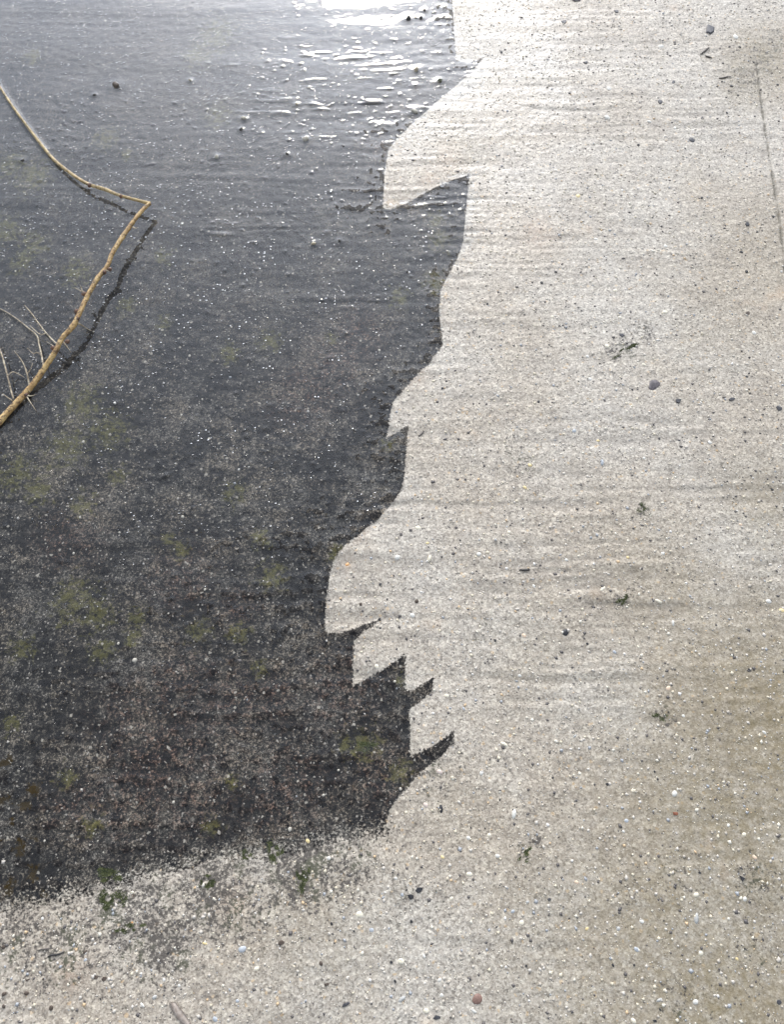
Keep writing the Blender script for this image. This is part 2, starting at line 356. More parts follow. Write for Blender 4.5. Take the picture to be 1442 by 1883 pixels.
# pale side: sand of many tints in a grey-buff paste
big = g.noise(3.2, 4, .6, fl); mid = g.noise(17, 4, .65, fl)
paste = g.mix(g.maprange(big, .38, .64), (.385, .335, .270), (.44, .405, .355))
paste = g.mix(g.maprange(mid, .44, .66, 0, .7), paste, (.30, .262, .212))
paste = g.mix(g.maprange(g.noise(26, 3, .6, g.mapping((1, 1, .2), (0, 0, .5))), .56, .74, 0, .5), paste, (.36, .355, .35))
v1 = g.sep(g.vor(270, vec=fl)); v2 = g.sep(g.vor(460, vec=fl)); v3 = g.sep(g.vor(150, vec=fl))
sand = g.ramp(v1[0], [(0, (.05, .047, .042)), (.045, (.15, .135, .115)), (.15, (.28, .25, .21)), (.36, (.37, .34, .295)), (.66, (.47, .44, .385)), (.82, (.62, .58, .49)), (.93, (.78, .74, .63)), (.985, (.62, .42, .20))], True)
sand2 = g.ramp(v2[0], [(0, (.08, .074, .066)), (.07, (.20, .18, .155)), (.24, (.34, .31, .265)), (.6, (.45, .42, .37)), (.85, (.62, .59, .52))], True)
pale = g.mix(.62, paste, sand); pale = g.mix(.42, pale, sand2)
pale = g.mix(.55, pale, g.mix(1.0, pale, g.mix(g.maprange(big, .36, .66), g.mix(g.maprange(mid, .4, .65), (1.0, .90, .76), (.80, .70, .58)), (1.12, 1.08, 1.02)), 'MULTIPLY'))
soot = g.maprange(g.math('ADD', g.noise(42, 4, .7, fl), g.math('MULTIPLY', g.noise(330, 2, .6, fl), .55)), .86, 1.02)
pale = g.mix(g.math('MULTIPLY', soot, .62), pale, (.085, .075, .066))
streak = g.math('MULTIPLY', g.maprange(g.math('ADD', g.attr('valley'), g.math('MULTIPLY', g.noise(120, 3, .7, fl), 1.5)), .95, 1.9), .34)
pale = g.mix(streak, pale, (.15, .13, .105))
st = g.math('MULTIPLY', g.attr('stain'), g.maprange(g.noise(60, 4, .7, fl), .2, .75, .35, 1.0))
pale = g.mix(g.math('MULTIPLY', st, .92), pale, g.mix(g.noise(9, 2, .5, fl), (.155, .116, .052), (.195, .153, .076)))
rust = g.maprange(g.noise(7.5, 3, .6, g.mapping((1, 1, 1), (0, 0, 1.1))), .64, .76)
pale = g.mix(g.math('MULTIPLY', rust, .28), pale, (.46, .30, .17))
pale = g.mix(g.math('MULTIPLY', g.attr('tanspot'), g.maprange(g.noise(110, 3, .7, fl), .35, .7, .10, .45)), pale, (.44, .30, .20))
m_n = g.math('ADD', g.math('MULTIPLY', g.noise(190, 3, .75, fl), 1.0), g.math('MULTIPLY', g.noise(70, 3, .65, fl), .6))
mott = g.maprange(g.math('ADD', m_n, g.math('MULTIPLY', g.attr('mottle'), .36)), 1.00, 1.18)
mott = g.math('MULTIPLY', mott, .88)
mcol = g.mix(g.maprange(g.noise(22, 2, .5, fl), .5, .62), (.038, .031, .025), (.042, .044, .020))
pale = g.mix(mott, pale, mcol)
pale = g.mix(g.math('MULTIPLY', g.attr('joint'), .86), pale, (.105, .09, .06))
# dark side: black biofilm with pale fibres, olive and pinkish growth
d1 = g.noise(62, 4, .72, fl); d2 = g.noise(210, 3, .7, fl); d3 = g.noise(11, 3, .6, fl)
fleck = g.maprange(g.math('ADD', g.math('MULTIPLY', d2, 1.0), g.math('ADD', g.math('MULTIPLY', d1, .75), g.math('MULTIPLY', d3, .90))), 1.22, 1.50)
blk = g.mix(g.maprange(d1, .35, .65), (.010, .0095, .010), (.021, .0195, .018))
fcol = g.mix(g.maprange(g.noise(15, 2, .5, fl), .4, .6), (.265, .225, .175), (.20, .182, .155))
fib = g.maprange(g.noise(200, 3, .75, fl, 1.5), .49, .60)
fleck = g.math('MULTIPLY', fleck, g.math('SUBTRACT', 1, g.math('MULTIPLY', g.attr('deep'), .52)))
fleck = g.math('MULTIPLY', fleck, g.math('ADD', .10, g.math('MULTIPLY', fib, .95)), clamp=True)
dark = g.mix(g.math('MULTIPLY', fleck, .9), blk, fcol)
pk = g.math('MULTIPLY', g.attr('pink'), g.maprange(g.math('ADD', g.math('MULTIPLY', d2, .9), g.math('MULTIPLY', g.noise(75, 4, .7, fl), .8)), .80, 1.05))
dark = g.mix(g.math('MULTIPLY', pk, g.math('ADD', .18, g.math('MULTIPLY', fib, .82))), dark, (.235, .150, .112))
ol = g.maprange(g.math('ADD', g.attr('olive'), g.math('MULTIPLY', g.math('SUBTRACT', g.noise(75, 5, .78, fl), .5), 4.2)), .55, 1.15)
dark = g.mix(g.math('MULTIPLY', ol, g.math('ADD', .48, g.math('MULTIPLY', fib, .45))), dark, g.mix(d2, (.06, .057, .018), (.16, .145, .055)))
dark_refl = g.maprange(g.math('ADD', g.attr('brown'), g.math('MULTIPLY', g.math('SUBTRACT', g.noise(38, 5, .72, fl), .5), 4.0)), .62, .95)
dark = g.mix(dark_refl, dark, g.mix(d2, (.016, .011, .005), (.05, .034, .012)))  # brown where the water mirrors less sky, put into the crust colour
spk = g.ramp(v2[1], [(0, (0, 0, 0)), (.987, (1, 1, 1))], True)
dark = g.mix(g.math('MULTIPLY', g.sep(spk)[0], .8), dark, (.33, .30, .26))
spk2 = g.sep(g.ramp(v1[1], [(0, (0, 0, 0)), (.994, (1, 1, 1))], True))[0]
dark = g.mix(g.math('MULTIPLY', spk2, .8), dark, (.34, .31, .26))
colr = g.mix(dirty, pale, dark)
hgt = g.math('ADD', g.math('ADD', g.math('MULTIPLY', g.noise(420, 3, .65), .9), g.math('MULTIPLY', v1[2], .55)), g.math('MULTIPLY', g.noise(150, 3, .6), 1.1))
nrm = g.bump(hgt, .0010, .65)
rough = g.mix(dirty, g.mix(g.noise(60, 3, .6), (.46,) * 3, (.66,) * 3), (.45,) * 3)
rough = g.math('MULTIPLY', g.sep(rough)[0], g.math('SUBTRACT', 1, g.math('MULTIPLY', g.attr('wet'), .42)))
ground_mat = g.bsdf(colr, rough, nrm, g.math('SUBTRACT', .5, g.math('MULTIPLY', dirty, .42)))

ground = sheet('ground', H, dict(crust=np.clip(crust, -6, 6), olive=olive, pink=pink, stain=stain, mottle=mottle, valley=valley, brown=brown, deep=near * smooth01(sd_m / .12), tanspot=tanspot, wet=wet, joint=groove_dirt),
               ground_mat, rings=((1.5, 0.0), (3.0, .012), (60.0, .02)))
tag(ground, kind='structure')

# ------------------------------------------------------------------ water: clear, mirror-like film
w = NT('puddle water')
fr = w.n.new('ShaderNodeFresnel'); ge = w.n.new('ShaderNodeNewGeometry')
w.put(fr.inputs['IOR'], w.math('ADD', 1.333, w.math('MULTIPLY', ge.outputs['Backfacing'], 1 / 1.333 - 1.333)))   # thin film: light leaves as it came in
tr = w.n.new('ShaderNodeBsdfTransparent'); tr.inputs[0].default_value = (.97, .975, .97, 1)
gl = w.n.new('ShaderNodeBsdfGlossy'); gl.inputs['Roughness'].default_value = .05; gl.inputs[0].default_value = (1, 1, 1, 1)
wb = w.bump(w.math('ADD', w.noise(11, 2, .5, w.mapping((.22, 1, 1))), w.math('MULTIPLY', w.noise(60, 2, .5, w.mapping((.3, 1, 1))), .06)), .0016, .5)
dots = w.math('MULTIPLY', w.maprange(w.vor(170, 'Distance', w.mapping((1, 1, .2))), .05, .40, 1, 0), w.maprange(w.sep(w.vor(170, vec=w.mapping((1, 1, .2))))[0], .76, .95))
dots = w.math('MULTIPLY', dots, w.maprange(w.noise(12, 3, .6), .40, .62))
micro = w.math('MULTIPLY', w.noise(240, 2, .5, w.mapping((.8, 1, .3))), .012)
wb = w.bump(w.math('ADD', dots, w.math('MULTIPLY', micro, w.attr('shallow'))), .0034, 1.0, wb)
w.put(fr.inputs['Normal'], wb); w.put(gl.inputs['Normal'], wb)
mx = w.n.new('ShaderNodeMixShader'); w.t.links.new(fr.outputs[0], mx.inputs[0]); w.t.links.new(tr.outputs[0], mx.inputs[1]); w.t.links.new(gl.outputs[0], mx.inputs[2])
w.t.links.new(mx.outputs[0], w.out.inputs[0])
water = sheet('water', W, dict(shallow=.15 + .85 * k_thin), w.m, keep=(W > H - 0.0004), rings=((1.5, 0.0), (3.2, 0.0)))
tag(water, kind='structure')

# ------------------------------------------------------------------ the thorny stem
def bark(name, c1, c2, c3, rough=.55):
    b = NT(name); along = b.mapping((1, 1, 1))
    a = b.noise(60, 4, .7, along); f = b.noise(420, 3, .7, along)
    c = b.mix(b.maprange(a, .42, .62), c1, c2)
    c = b.mix(b.maprange(b.math('ADD', b.math('MULTIPLY', f, .7), b.math('MULTIPLY', b.noise(110, 3, .6, along), .6)), .62, .74, 0, .9), c, c3)
    return b.bsdf(c, rough, b.bump(f, .0012, .6), .45)
bark_old = bark('tan bark', (.37, .225, .085), (.57, .395, .165), (.075, .042, .020))
bark_tip = bark('straw bark with dark blotches', (.50, .37, .18), (.36, .25, .10), (.075, .055, .025))
thorn_mat = bark('thorn wood', (.52, .45, .32), (.30, .24, .16), (.10, .07, .04))
bud_mat = bark('dark bud', (.11, .048, .024), (.15, .075, .04), (.04, .025, .018))

def tube_mesh(pts, n=12, wob=0.0, seed=0, sub=6):
    """pts: (Vector, radius). Smooth tapered tube with knobbly wobble, closed ends"""
    rr = random.Random(seed); P = [Vector(p) for p, _ in pts]; Q = [r for _, r in pts]
    C = []
    for i in range(len(P) - 1):
        p0, p1, p2, p3 = P[max(i - 1, 0)], P[i], P[i + 1], P[min(i + 2, len(P) - 1)]
        for k in range(sub):
            t = k / sub
            c = 0.5 * ((2 * p1) + (p2 - p0) * t + (2 * p0 - 5 * p1 + 4 * p2 - p3) * t * t + (3 * p1 - p0 - 3 * p2 + p3) * t ** 3)
            C.append((c, Q[i] + (Q[i + 1] - Q[i]) * t))
    C.append((P[-1], Q[-1]))
    V, F = [], []
    up = Vector((0.13, 0.21, 1)).normalized()
    for i, (c, r) in enumerate(C):
        d = (C[min(i + 1, len(C) - 1)][0] - C[max(i - 1, 0)][0]).normalized()
        s = d.cross(up).normalized(); u = s.cross(d)
        for k in range(n):
            a = 2 * math.pi * k / n
            q = r * (1 + wob * rr.uniform(-1, 1) + .4 * wob * math.sin(3 * a + i * .35))
            V.append(c + (s * math.cos(a) + u * math.sin(a)) * q)
    m = len(C)
    for i in range(m - 1):
        for k in range(n):
            F.append((i * n + k, i * n + (k + 1) % n, (i + 1) * n + (k + 1) % n, (i + 1) * n + k))
    F.append(tuple(range(n - 1, -1, -1))); F.append(tuple((m - 1) * n + k for k in range(n)))
    return V, F
def px_path(pts):
    out = []
    for px, py, zmm, d in pts:
        out.append((Vector(at_height(px, py, zmm / 1000)), metres(px, py, d / 2 * .64)))
    return out
root = bpy.data.objects.new('thorny_twig', None); COL.objects.link(root)
tag(root, 'bare tan thorny twig, sharply bent, lying across the puddle and mirrored in it', 'twig')
V, F = tube_mesh(px_path(stem_pts), 14, .10, 1, 8); mesh_obj('stem', V, F, bark_old, root)
pt = px_path(tip_pts); pt = [(pt[0][0], pt[0][1])] + pt[1:]
V, F = tube_mesh(pt, 12, .09, 2, 8)
tag(mesh_obj('branch', V, F, bark_tip, root), 'thinner straw coloured branch end with dark blotches, dipping into the water')
shoot_e = [(76,655,10,2.2),(68,648,14,2.0),(60,650,17,1.6),(50,640,19,1.0)]
shoot_f = [(84,612,17,2.0),(74,615,15,1.8),(62,606,11,1.5),(54,598,7,1.0)]
shoot_g = [(49,688,17,1.8),(56,678,20,1.6),(59,668,22,.9)]
shoot_h = [(13,692,13,2.0),(22,684,12,1.8),(34,688,9,1.5),(44,694,6,1.0)]
for sh in (shoot_a, shoot_b, shoot_c, shoot_d, shoot_e, shoot_f, shoot_g, shoot_h):
    V, F = tube_mesh([(p, r * 1.45) for p, r in px_path(sh)], 8, .10, 3, 5); mesh_obj('side_shoot', V, F, thorn_mat, root)
thorns = [[(155,540,32,4),(148,535,34,2.4),(137,529,36,.6)],[(155,539,32,3.4),(150,533,36,2),(147,524,39,.6)],[(143,595,29,6),(150,598,17,2.6),(159,604,4,1.6),(168,608,.3,.8)],
 [(103,640,26,3),(94,634,26,1.6),(85,628,26,.5)],[(116,629,28,3.4),(121,635,28,1.8),(127,643,28,.6)],[(117,632,27,2.4),(124,640,17,1.3),(130,648,6,.5)],
 [(22,737,9,4.5),(12,730,12,2.2),(3,723,14,.6)],[(48,727,7,3.6),(56,728,9,2),(68,725,11,.6)],[(47,727,7,3.6),(54,738,8,2.4),(66,756,9,.6)],[(193,497,31,5),(199,498,32,2.5),(204,494,33,.8)],
 [(74,689,13,3.2),(71,683,17,2),(70,680,19,.8)],[(244,418,27,4.5),(249,420,28,2.5),(252,418,29,.8)]]
for t in thorns:
    V, F = tube_mesh([(p, r * 1.3) for p, r in px_path(t)], 8, .06, 5, 5); mesh_obj('thorn', V, F, thorn_mat, root)
def blob(c, r, seed, sq=(1, 1, 1), n=2, jag=.16):
    bm = bmesh.new(); bmesh.ops.create_icosphere(bm, subdivisions=n, radius=1)
    rr = random.Random(seed); ph = [(Vector((rr.uniform(-1, 1), rr.uniform(-1, 1), rr.uniform(-1, 1))) * 2.2, rr.uniform(0, 6)) for _ in range(5)]
    V = []
    for v in bm.verts:
        k = 1 + jag * sum(math.sin(v.co.dot(a) + b) for a, b in ph) / 2.2
        V.append(Vector((v.co.x * sq[0], v.co.y * sq[1], v.co.z * sq[2])) * (k * r) + Vector(c))
    F = [tuple(v.index for v in f.verts) for f in bm.faces]; bm.free(); return V, F
for i, (px, py, z, d) in enumerate([(140,573,31,10),(191,500,32,9),(201,496,31,8),(123,628,28,8),(97,640,26,8),(142,586,31,8),(47,726,8,9),(154,541,32,8),(165,341,17,8),(222,361,22,7)]):
    V, F = blob(at_height(px, py, z / 1000), metres(px, py, d / 2), 40 + i, (1, 1.1, .9)); mesh_obj('bud', V, F, bud_mat, root)

# ------------------------------------------------------------------ stones, chips, bits
def stone_mat(name, c, c2, rough=.45, sc=380):
    m = NT(name); n = m.noise(sc, 3, .65); col = m.mix(m.maprange(n, .38, .66), c, c2)
    return m.bsdf(col, rough, m.bump(n, .0006, .5), .5)
MAT = {
 'black': stone_mat('black stone', (.010, .010, .012), (.022, .022, .024), .5), 'slate': stone_mat('slate stone', (.032, .032, .036), (.060, .058, .062), .55),
 'purple': stone_mat('purple grey stone', (.055, .046, .050), (.13, .112, .112), .6, 200), 'brown': stone_mat('dark brown bit', (.050, .034, .024), (.090, .065, .045), .6),
 'rust': stone_mat('rust brown bit', (.16, .050, .022), (.24, .085, .04), .6), 'brick': stone_mat('reddish brown stone', (.165, .095, .072), (.22, .13, .10), .6),
 'white': stone_mat('white pebble', (.54, .52, .46), (.68, .66, .60), .55), 'cream': stone_mat('cream pebble', (.62, .56, .42), (.72, .67, .55), .5),
 'yellow': stone_mat('yellow pebble', (.60, .46, .21), (.68, .56, .32), .5), 'orange': stone_mat('orange pebble', (.56, .29, .11), (.62, .36, .17), .5),
 'peach': stone_mat('peach pebble', (.58, .43, .30), (.64, .51, .38), .5), 'pink': stone_mat('pinkish pebble', (.50, .41, .35), (.57, .48, .42), .5),
 'blue': stone_mat('blue grey pebble', (.33, .35, .37), (.43, .45, .46), .5), 'dull': stone_mat('dull wet pebble', (.36, .33, .27), (.52, .48, .40), .45), 'grey': stone_mat('grey pebble', (.33, .33, .31), (.43, .42, .39), .5),
 'pale': stone_mat('pale wet stone', (.30, .28, .22), (.40, .37, .31), .4), 'tan': stone_mat('tan wet stone', (.26, .22, .14), (.34, .29, .20), .3),
 'olive': stone_mat('olive wet stone', (.10, .105, .06), (.17, .17, .11), .3), 'dark': stone_mat('dark wet stone', (.035, .033, .03), (.065, .06, .052), .25)}

def chip_mesh(name, r, seed, mat, asp=.7, thick=.35, n=9):
    """flat irregular splinter of stone: broken outline, bevelled rim, uneven top"""
    rr = random.Random(seed); V, F = [], []
    rad = [rr.uniform(.55, 1.0) for _ in range(n)]
    ang = [2 * math.pi * (k + rr.uniform(-.32, .32)) / n for k in range(n)]
    for lev, (s, z) in enumerate([(.92, -.35), (1.0, .25), (.78, .85)]):
        for k in range(n):
            zz = z + (rr.uniform(-.16, .16) if lev else 0)
            V.append((rad[k] * s * math.cos(ang[k]) * r, rad[k] * s * math.sin(ang[k]) * r * asp, zz * thick * r))
    V.append((0, 0, thick * r * rr.uniform(.75, 1.1)))
    for l in range(2):
        for k in range(n): F.append((l * n + k, l * n + (k + 1) % n, (l + 1) * n + (k + 1) % n, (l + 1) * n + k))
    for k in range(n): F.append((2 * n + k, 2 * n + (k + 1) % n, 3 * n))
    F.append(tuple(range(n - 1, -1, -1)))
    return mesh_obj(name, V, F, mat, smooth=False)
def place(o, px, py, rz, sink=0.0):
    x, y = ground_xy(px, py); o.location = (x, y, sample(H, x, y) - sink); o.rotation_euler = (0, 0, rz)
    if abs(rz) < .8: o.scale.y *= min(1.75, 1 / math.cos(R(TILT) + math.atan((PH / 2 - py) / F_PX)))     # sizes were read off a slanting view
def where(px, py):
    v = 'far' if py < 480 else 'middle' if py < 1130 else 'near'
    return v
SEED = [100]
protos = {}
def small(kind, col, r, seed):
    key = (kind, col, seed % 6)
    if key not in protos:
        if kind == 'grit_chip': o = chip_mesh(kind, 1.0, seed, MAT[col], .75, .40, 7); protos[key] = o.data; COL.objects.unlink(o); bpy.data.objects.remove(o)
        else:
            V, F = blob((0, 0, 0), 1.0, seed, (1, .78, .55), 2); o = mesh_obj(kind, V, F, MAT[col]); protos[key] = o.data; COL.objects.unlink(o); bpy.data.objects.remove(o)
    o = bpy.data.objects.new(kind, protos[key]); COL.objects.link(o); o.scale = (r, r, r); return o

# dark chips: (zone, x, y, size in zoomed px, colour, own label or None)
CH = []
def chips(z, lst):
    for t in lst: CH.append((z, *t) if len(t) > 4 else (z, *t, None) if len(t) == 4 else (z, *t, 'black', None))
chips('a', [(300,3,44,'purple','purple black stone chip cut by the top edge right of the glare'),(233,128,32,'slate','grey squarish chip alone on pale concrete right of the bright water edge'),
 (523,70,26,'slate','small grey chip between the squarish chip and the large far slate flake'),(735,10,10),(925,62,8),(1037,172,62,'slate','large dark slate flake on the far pale concrete, biggest chip there'),(977,157,10),(1040,107,12),(898,130,10),(1143,266,14),(1201,268,17),
 (1107,357,13),(835,462,24,'slate','angular dark chip beside the short curled fibre strand'),(762,570,34,'slate','comma shaped dark chip in the middle of the far pale concrete'),(1155,482,20),(1190,533,14),(1033,524,10),(987,482,10),(1410,476,17),(1437,437,10),(1130,629,13),
 (993,657,24,'slate','grey oblong chip a little above the rounded dark chip, left of the joint groove'),(1015,616,9),(1283,650,11),(937,778,24,'slate','rounded dark chip left of the joint groove on the far concrete'),(640,808,20),(395,580,14),(262,520,16),(352,350,26,'slate','thin crooked dark chip on brushed far concrete near the water'),
 (450,254,9),(335,250,7),(185,763,10),(417,724,9),(248,724,7),(990,1100,18),(1403,916,11),(1314,953,8),(1242,1245,32,'black','notched black chip left of the lower end of the joint groove'),(1385,1203,14),(695,1253,12),(1208,1397,20),(1110,1200,12),(1160,1385,10),(455,1418,10),(1323,1280,10),(185,314,8),(1295,1287,14)])
chips('b', [(185,66,16),(110,127,19),(730,75,12),(1238,66,22),(955,139,13),(1243,292,26,'brown','dark brown triangular chip beside the whitish patch at right'),(242,257,10),(310,266,8),(14,300,12),(207,362,14),(226,360,12),
 (550,415,30,'slate','dark round chip just left of the mossy gouge'),(556,440,10),(733,690,78,'purple','large round purple grey stone set flush below the mossy gouge'),(860,778,38,'slate','pointed dark chip right below the round purple grey stone'),
 (1157,768,40,'slate','smooth oblong dark chip at right, level with the pointed chip'),(1418,820,40,'slate','T shaped dark chip close to the right edge of the picture'),(1237,645,14),(608,715,15),(93,780,20),(724,909,16),(706,973,10),(756,983,15),
 (862,992,24,'slate','squarish dark chip, right end of a row of three specks'),(1312,955,12),(1190,1030,10),(943,1075,10),(1022,1097,7),(1130,1220,12),(1378,1264,17),(435,886,8),(1413,882,10),(500,1385,12),(1325,358,9),(468,396,10),(1253,540,13)])
chips('c', [(237,611,38,'black','shiny black oval chip in the middle of the pale concrete'),(360,675,18),(297,600,12),(75,282,10),(137,495,9),(137,522,10),(80,645,12),(458,1028,12),(807,1050,12),(748,1420,14),(1093,35,10),(1040,155,9),(1248,818,16),(1215,735,9),(1258,1055,11),(728,1375,10),(168,1412,14)])
chips('d', [(470,118,20),(730,50,14),(747,93,12),(845,280,36,'rust','rusty red brown bit lying on the near right concrete'),(857,262,8),(1212,635,50,'black','black three pointed chip on stained concrete at near right'),(978,605,16),(500,1113,18),(615,1113,16),(23,1117,18),(150,752,20,'slate',None),
 (468,920,10),(259,858,11),(780,870,9),(730,1420,32,'black','flat black chip cut off by the bottom edge at right'),(758,1358,16),(30,1282,14),(218,262,8),(125,690,7),(88,944,8),(1413,1315,24,'slate','round grey chip in the near right corner'),(533,430,8),(1226,1024,14)])
chips('e', [(828,737,46,'black','larger black angular chip of the close pair beside the blue pebble'),(876,700,44,'black','bent black chip, upper right one of the close pair near the blue pebble'),(803,700,12),(995,252,34,'black','glossy black seed shaped chip right of the crust corner'),(978,212,9),(973,246,9),(1318,203,13),(1158,357,11),(1237,360,10),
 (470,1330,46,'slate','dark slate splinter close to the bottom edge, left of centre'),(332,1105,20,'brown',None),(718,1098,20),(362,1220,34,'brown','ragged dark brown crumb above the slate splinter'),(115,993,36,'brown','ragged dark brown crumb near the moss patches at left'),(740,1203,18),(738,1252,12),(829,874,20),(603,878,13),(390,887,18),(514,927,12),(726,604,11),(968,820,9),
 (1190,1297,50,'brick','reddish brown rounded stone near the bottom edge, the only brick coloured one'),(972,1400,44,'slate','flat slate grey stone at the bottom edge below the reddish stone'),(1045,1402,10),(200,1167,10),(420,1170,9),(825,1137,9)])
chips('f', [(155,1195,26,'brown','dark brown crumb at near left below the thin black stick'),(579,1189,32,'brown','dark brown crumb, right one of a touching pair at near left'),(532,1180,28,'brown','dark brown crumb, left one of a touching pair at near left'),(27,1272,22,'brown',None),(148,1270,20,'brown',None),(286,1350,24,'brown',None),(470,1042,18,'brown',None),(20,1015,20,'brown',None),
 (929,1050,15),(557,1300,12),(23,1340,16,'brown',None),(240,1190,12,'brown',None)])
chips('g', [(1000,705,20),(818,742,10),(1205,420,12),(1250,240,16),(865,1305,10),(1140,330,8),(1225,1115,10),(1020,628,8)])
chips('h', [(658,345,20),(860,437,22,'brown',None),(697,427,14),(550,455,18,'brown',None),(443,430,14),(655,537,22),(657,586,14),(1292,655,18),(1227,297,10),(1100,105,12),(1020,828,9)])
chips('i', [(1328,292,20),(1355,65,10),(1356,1066,14),(1130,1296,10),(1285,793,9)])
SHARED = {('black', 'far'): 'tiny black grit speck on pale concrete in the upper part of the picture',
 ('black', 'middle'): 'tiny black grit speck on pale concrete in the middle of the picture',
 ('black', 'near'): 'tiny black grit speck on pale concrete in the lower part of the picture',
 ('brown', 'near'): 'small dark brown crumb on pale concrete in the lower part of the picture',
 ('brown', 'middle'): 'small dark brown crumb on pale concrete in the middle of the picture',
 ('slate', 'near'): 'small slate grey chip on pale concrete in the lower right of the picture'}
for z, x, y, s, c, lab in CH:
    px, py = zpt(z, x, y); r = metres(px, py, s / 6.0) * 1.25; SEED[0] += 1; sdn = SEED[0]
    if lab:
        kind = 'stone' if ('stone' in lab and 'chip' not in lab) else 'crumb' if c in ('brown', 'rust') else 'stone_chip'
        if any(t in lab for t in ('rounded dark chip left', 'large round purple', 'oval chip', 'seed shaped', 'brown rounded', 'round grey chip')):
            asp = .55 if 'seed' in lab else .8
            V, F = blob((0, 0, 0), r, sdn, (1, asp, .16 if 'flush' in lab else .30), 3, .45 if 'flush' in lab else .2); o = mesh_obj(kind, V, F, MAT[c]); rz = 1.45 if 'seed' in lab else random.Random(sdn).uniform(-.5, .5)
            place(o, px, py, rz, r * .05)
        else:
            asp = .45 if ('oblong' in lab or 'splinter' in lab or 'thin' in lab or 'flat' in lab) else .72
            o = chip_mesh(kind, r, sdn, MAT[c], asp, .20, 8 if 'rounded' in lab or 'round' in lab[:16] else 3 if 'three' in lab else 6)
            place(o, px, py, {'grey oblong': 1.2}.get(lab[:11], random.Random(sdn).uniform(-.4, .7)))
        tag(o, lab, 'stone' if kind == 'stone' else 'crumb' if kind == 'crumb' else 'chip', 'loose dark chips and stones on the concrete')
    else:
        o = small('crumb' if c == 'brown' else 'grit_chip', c, r, sdn); place(o, px, py, random.Random(sdn).uniform(0, 6.3))
        tag(o, SHARED[(c, where(px, py))], 'crumb' if c == 'brown' else 'grit', 'loose dark grit specks on the concrete')

# pale aggregate pebbles that stand out
PB = []
def pebs(z, lst):
    for t in lst: PB.append((z, *t))
pebs('h', [(755,195,36,'white'),(930,200,55,'cream'),(868,33,34,'cream'),(1370,62,26,'cream'),(475,232,28,'orange'),(918,120,20,'yellow'),(835,512,36,'white'),(1340,1225,52,'cream'),(1120,1030,20,'blue'),(1025,958,28,'cream'),(640,797,28,'cream'),(1425,848,30,'white'),(1200,180,25,'white')])
pebs('e', [(1150,610,38,'cream'),(1217,57,28,'white'),(910,235,32,'pink'),(985,48,36,'pink'),(1305,515,28,'white'),(1145,412,34,'white'),(1050,750,30,'cream'),(780,727,24,'blue'),(610,920,32,'blue'),(775,1090,46,'cream'),(780,1300,52,'grey'),(545,840,50,'cream'),(1437,880,36,'cream'),(1170,1362,40,'white'),(910,1363,36,'cream'),
 (260,432,28,'yellow'),(375,525,24,'white'),(985,1195,25,'white'),(900,1062,24,'white'),(1395,280,56,'white'),(1000,520,22,'yellow'),(1390,820,25,'blue'),(1260,398,26,'cream'),(995,1280,25,'white'),(745,635,20,'white')])
pebs('c', [(748,440,50,'cream'),(775,175,28,'white'),(832,560,42,'white'),(245,210,24,'white'),(808,920,36,'peach'),(290,1183,40,'grey'),(1335,1163,30,'white'),(1358,440,32,'white'),(445,370,44,'cream'),(640,690,16,'cream'),(582,200,24,'yellow'),(10,630,26,'peach'),(1430,490,35,'yellow'),(510,718,26,'blue'),(888,1070,22,'white'),(1205,18,22,'peach'),(65,355,24,'white'),(1285,1252,22,'cream')])
pebs('d', [(300,657,30,'peach'),(357,913,24,'yellow'),(960,858,60,'grey'),(660,873,28,'white'),(957,727,30,'cream'),(840,170,38,'white'),(1205,742,22,'cream'),(1228,752,30,'white'),(985,1050,34,'cream'),(610,1420,36,'cream'),(557,378,22,'white'),(1185,1080,22,'yellow'),(955,1315,30,'white'),(1280,520,28,'peach'),(530,915,28,'grey'),(635,1028,36,'blue'),(1222,395,26,'cream'),(1137,345,22,'white'),(575,320,30,'blue'),(755,1305,40,'grey'),(30,768,26,'grey')])
pebs('b', [(1033,1005,30,'white'),(1280,402,30,'white'),(467,478,34,'cream'),(512,168,28,'cream'),(788,293,30,'cream'),(440,1117,45,'blue'),(1382,608,20,'white'),(420,995,22,'yellow'),(360,532,22,'white'),(375,657,22,'white'),(540,318,24,'cream'),(285,942,30,'blue'),(43,1130,24,'yellow'),(15,1253,30,'yellow'),(670,575,25,'cream'),(168,313,24,'cream'),(672,1093,20,'white')])
pebs('a', [(767,260,26,'white'),(480,495,26,'white'),(470,652,38,'white'),(704,679,24,'white'),(312,1087,30,'yellow'),(845,715,18,'white'),(407,1322,22,'white'),(1180,210,26,'white'),(790,1363,22,'white'),(552,1055,16,'white')])
pebs('f', [(1335,1027,46,'blue'),(1130,997,40,'yellow'),(1418,1133,32,'cream'),(728,715,24,'cream'),(905,1195,20,'white'),(790,1335,40,'white'),(855,1290,28,'grey'),(1190,1412,34,'blue'),(1310,1312,26,'blue'),(990,1225,24,'white'),(475,1085,28,'blue'),(727,880,18,'orange'),(235,858,18,'white')])
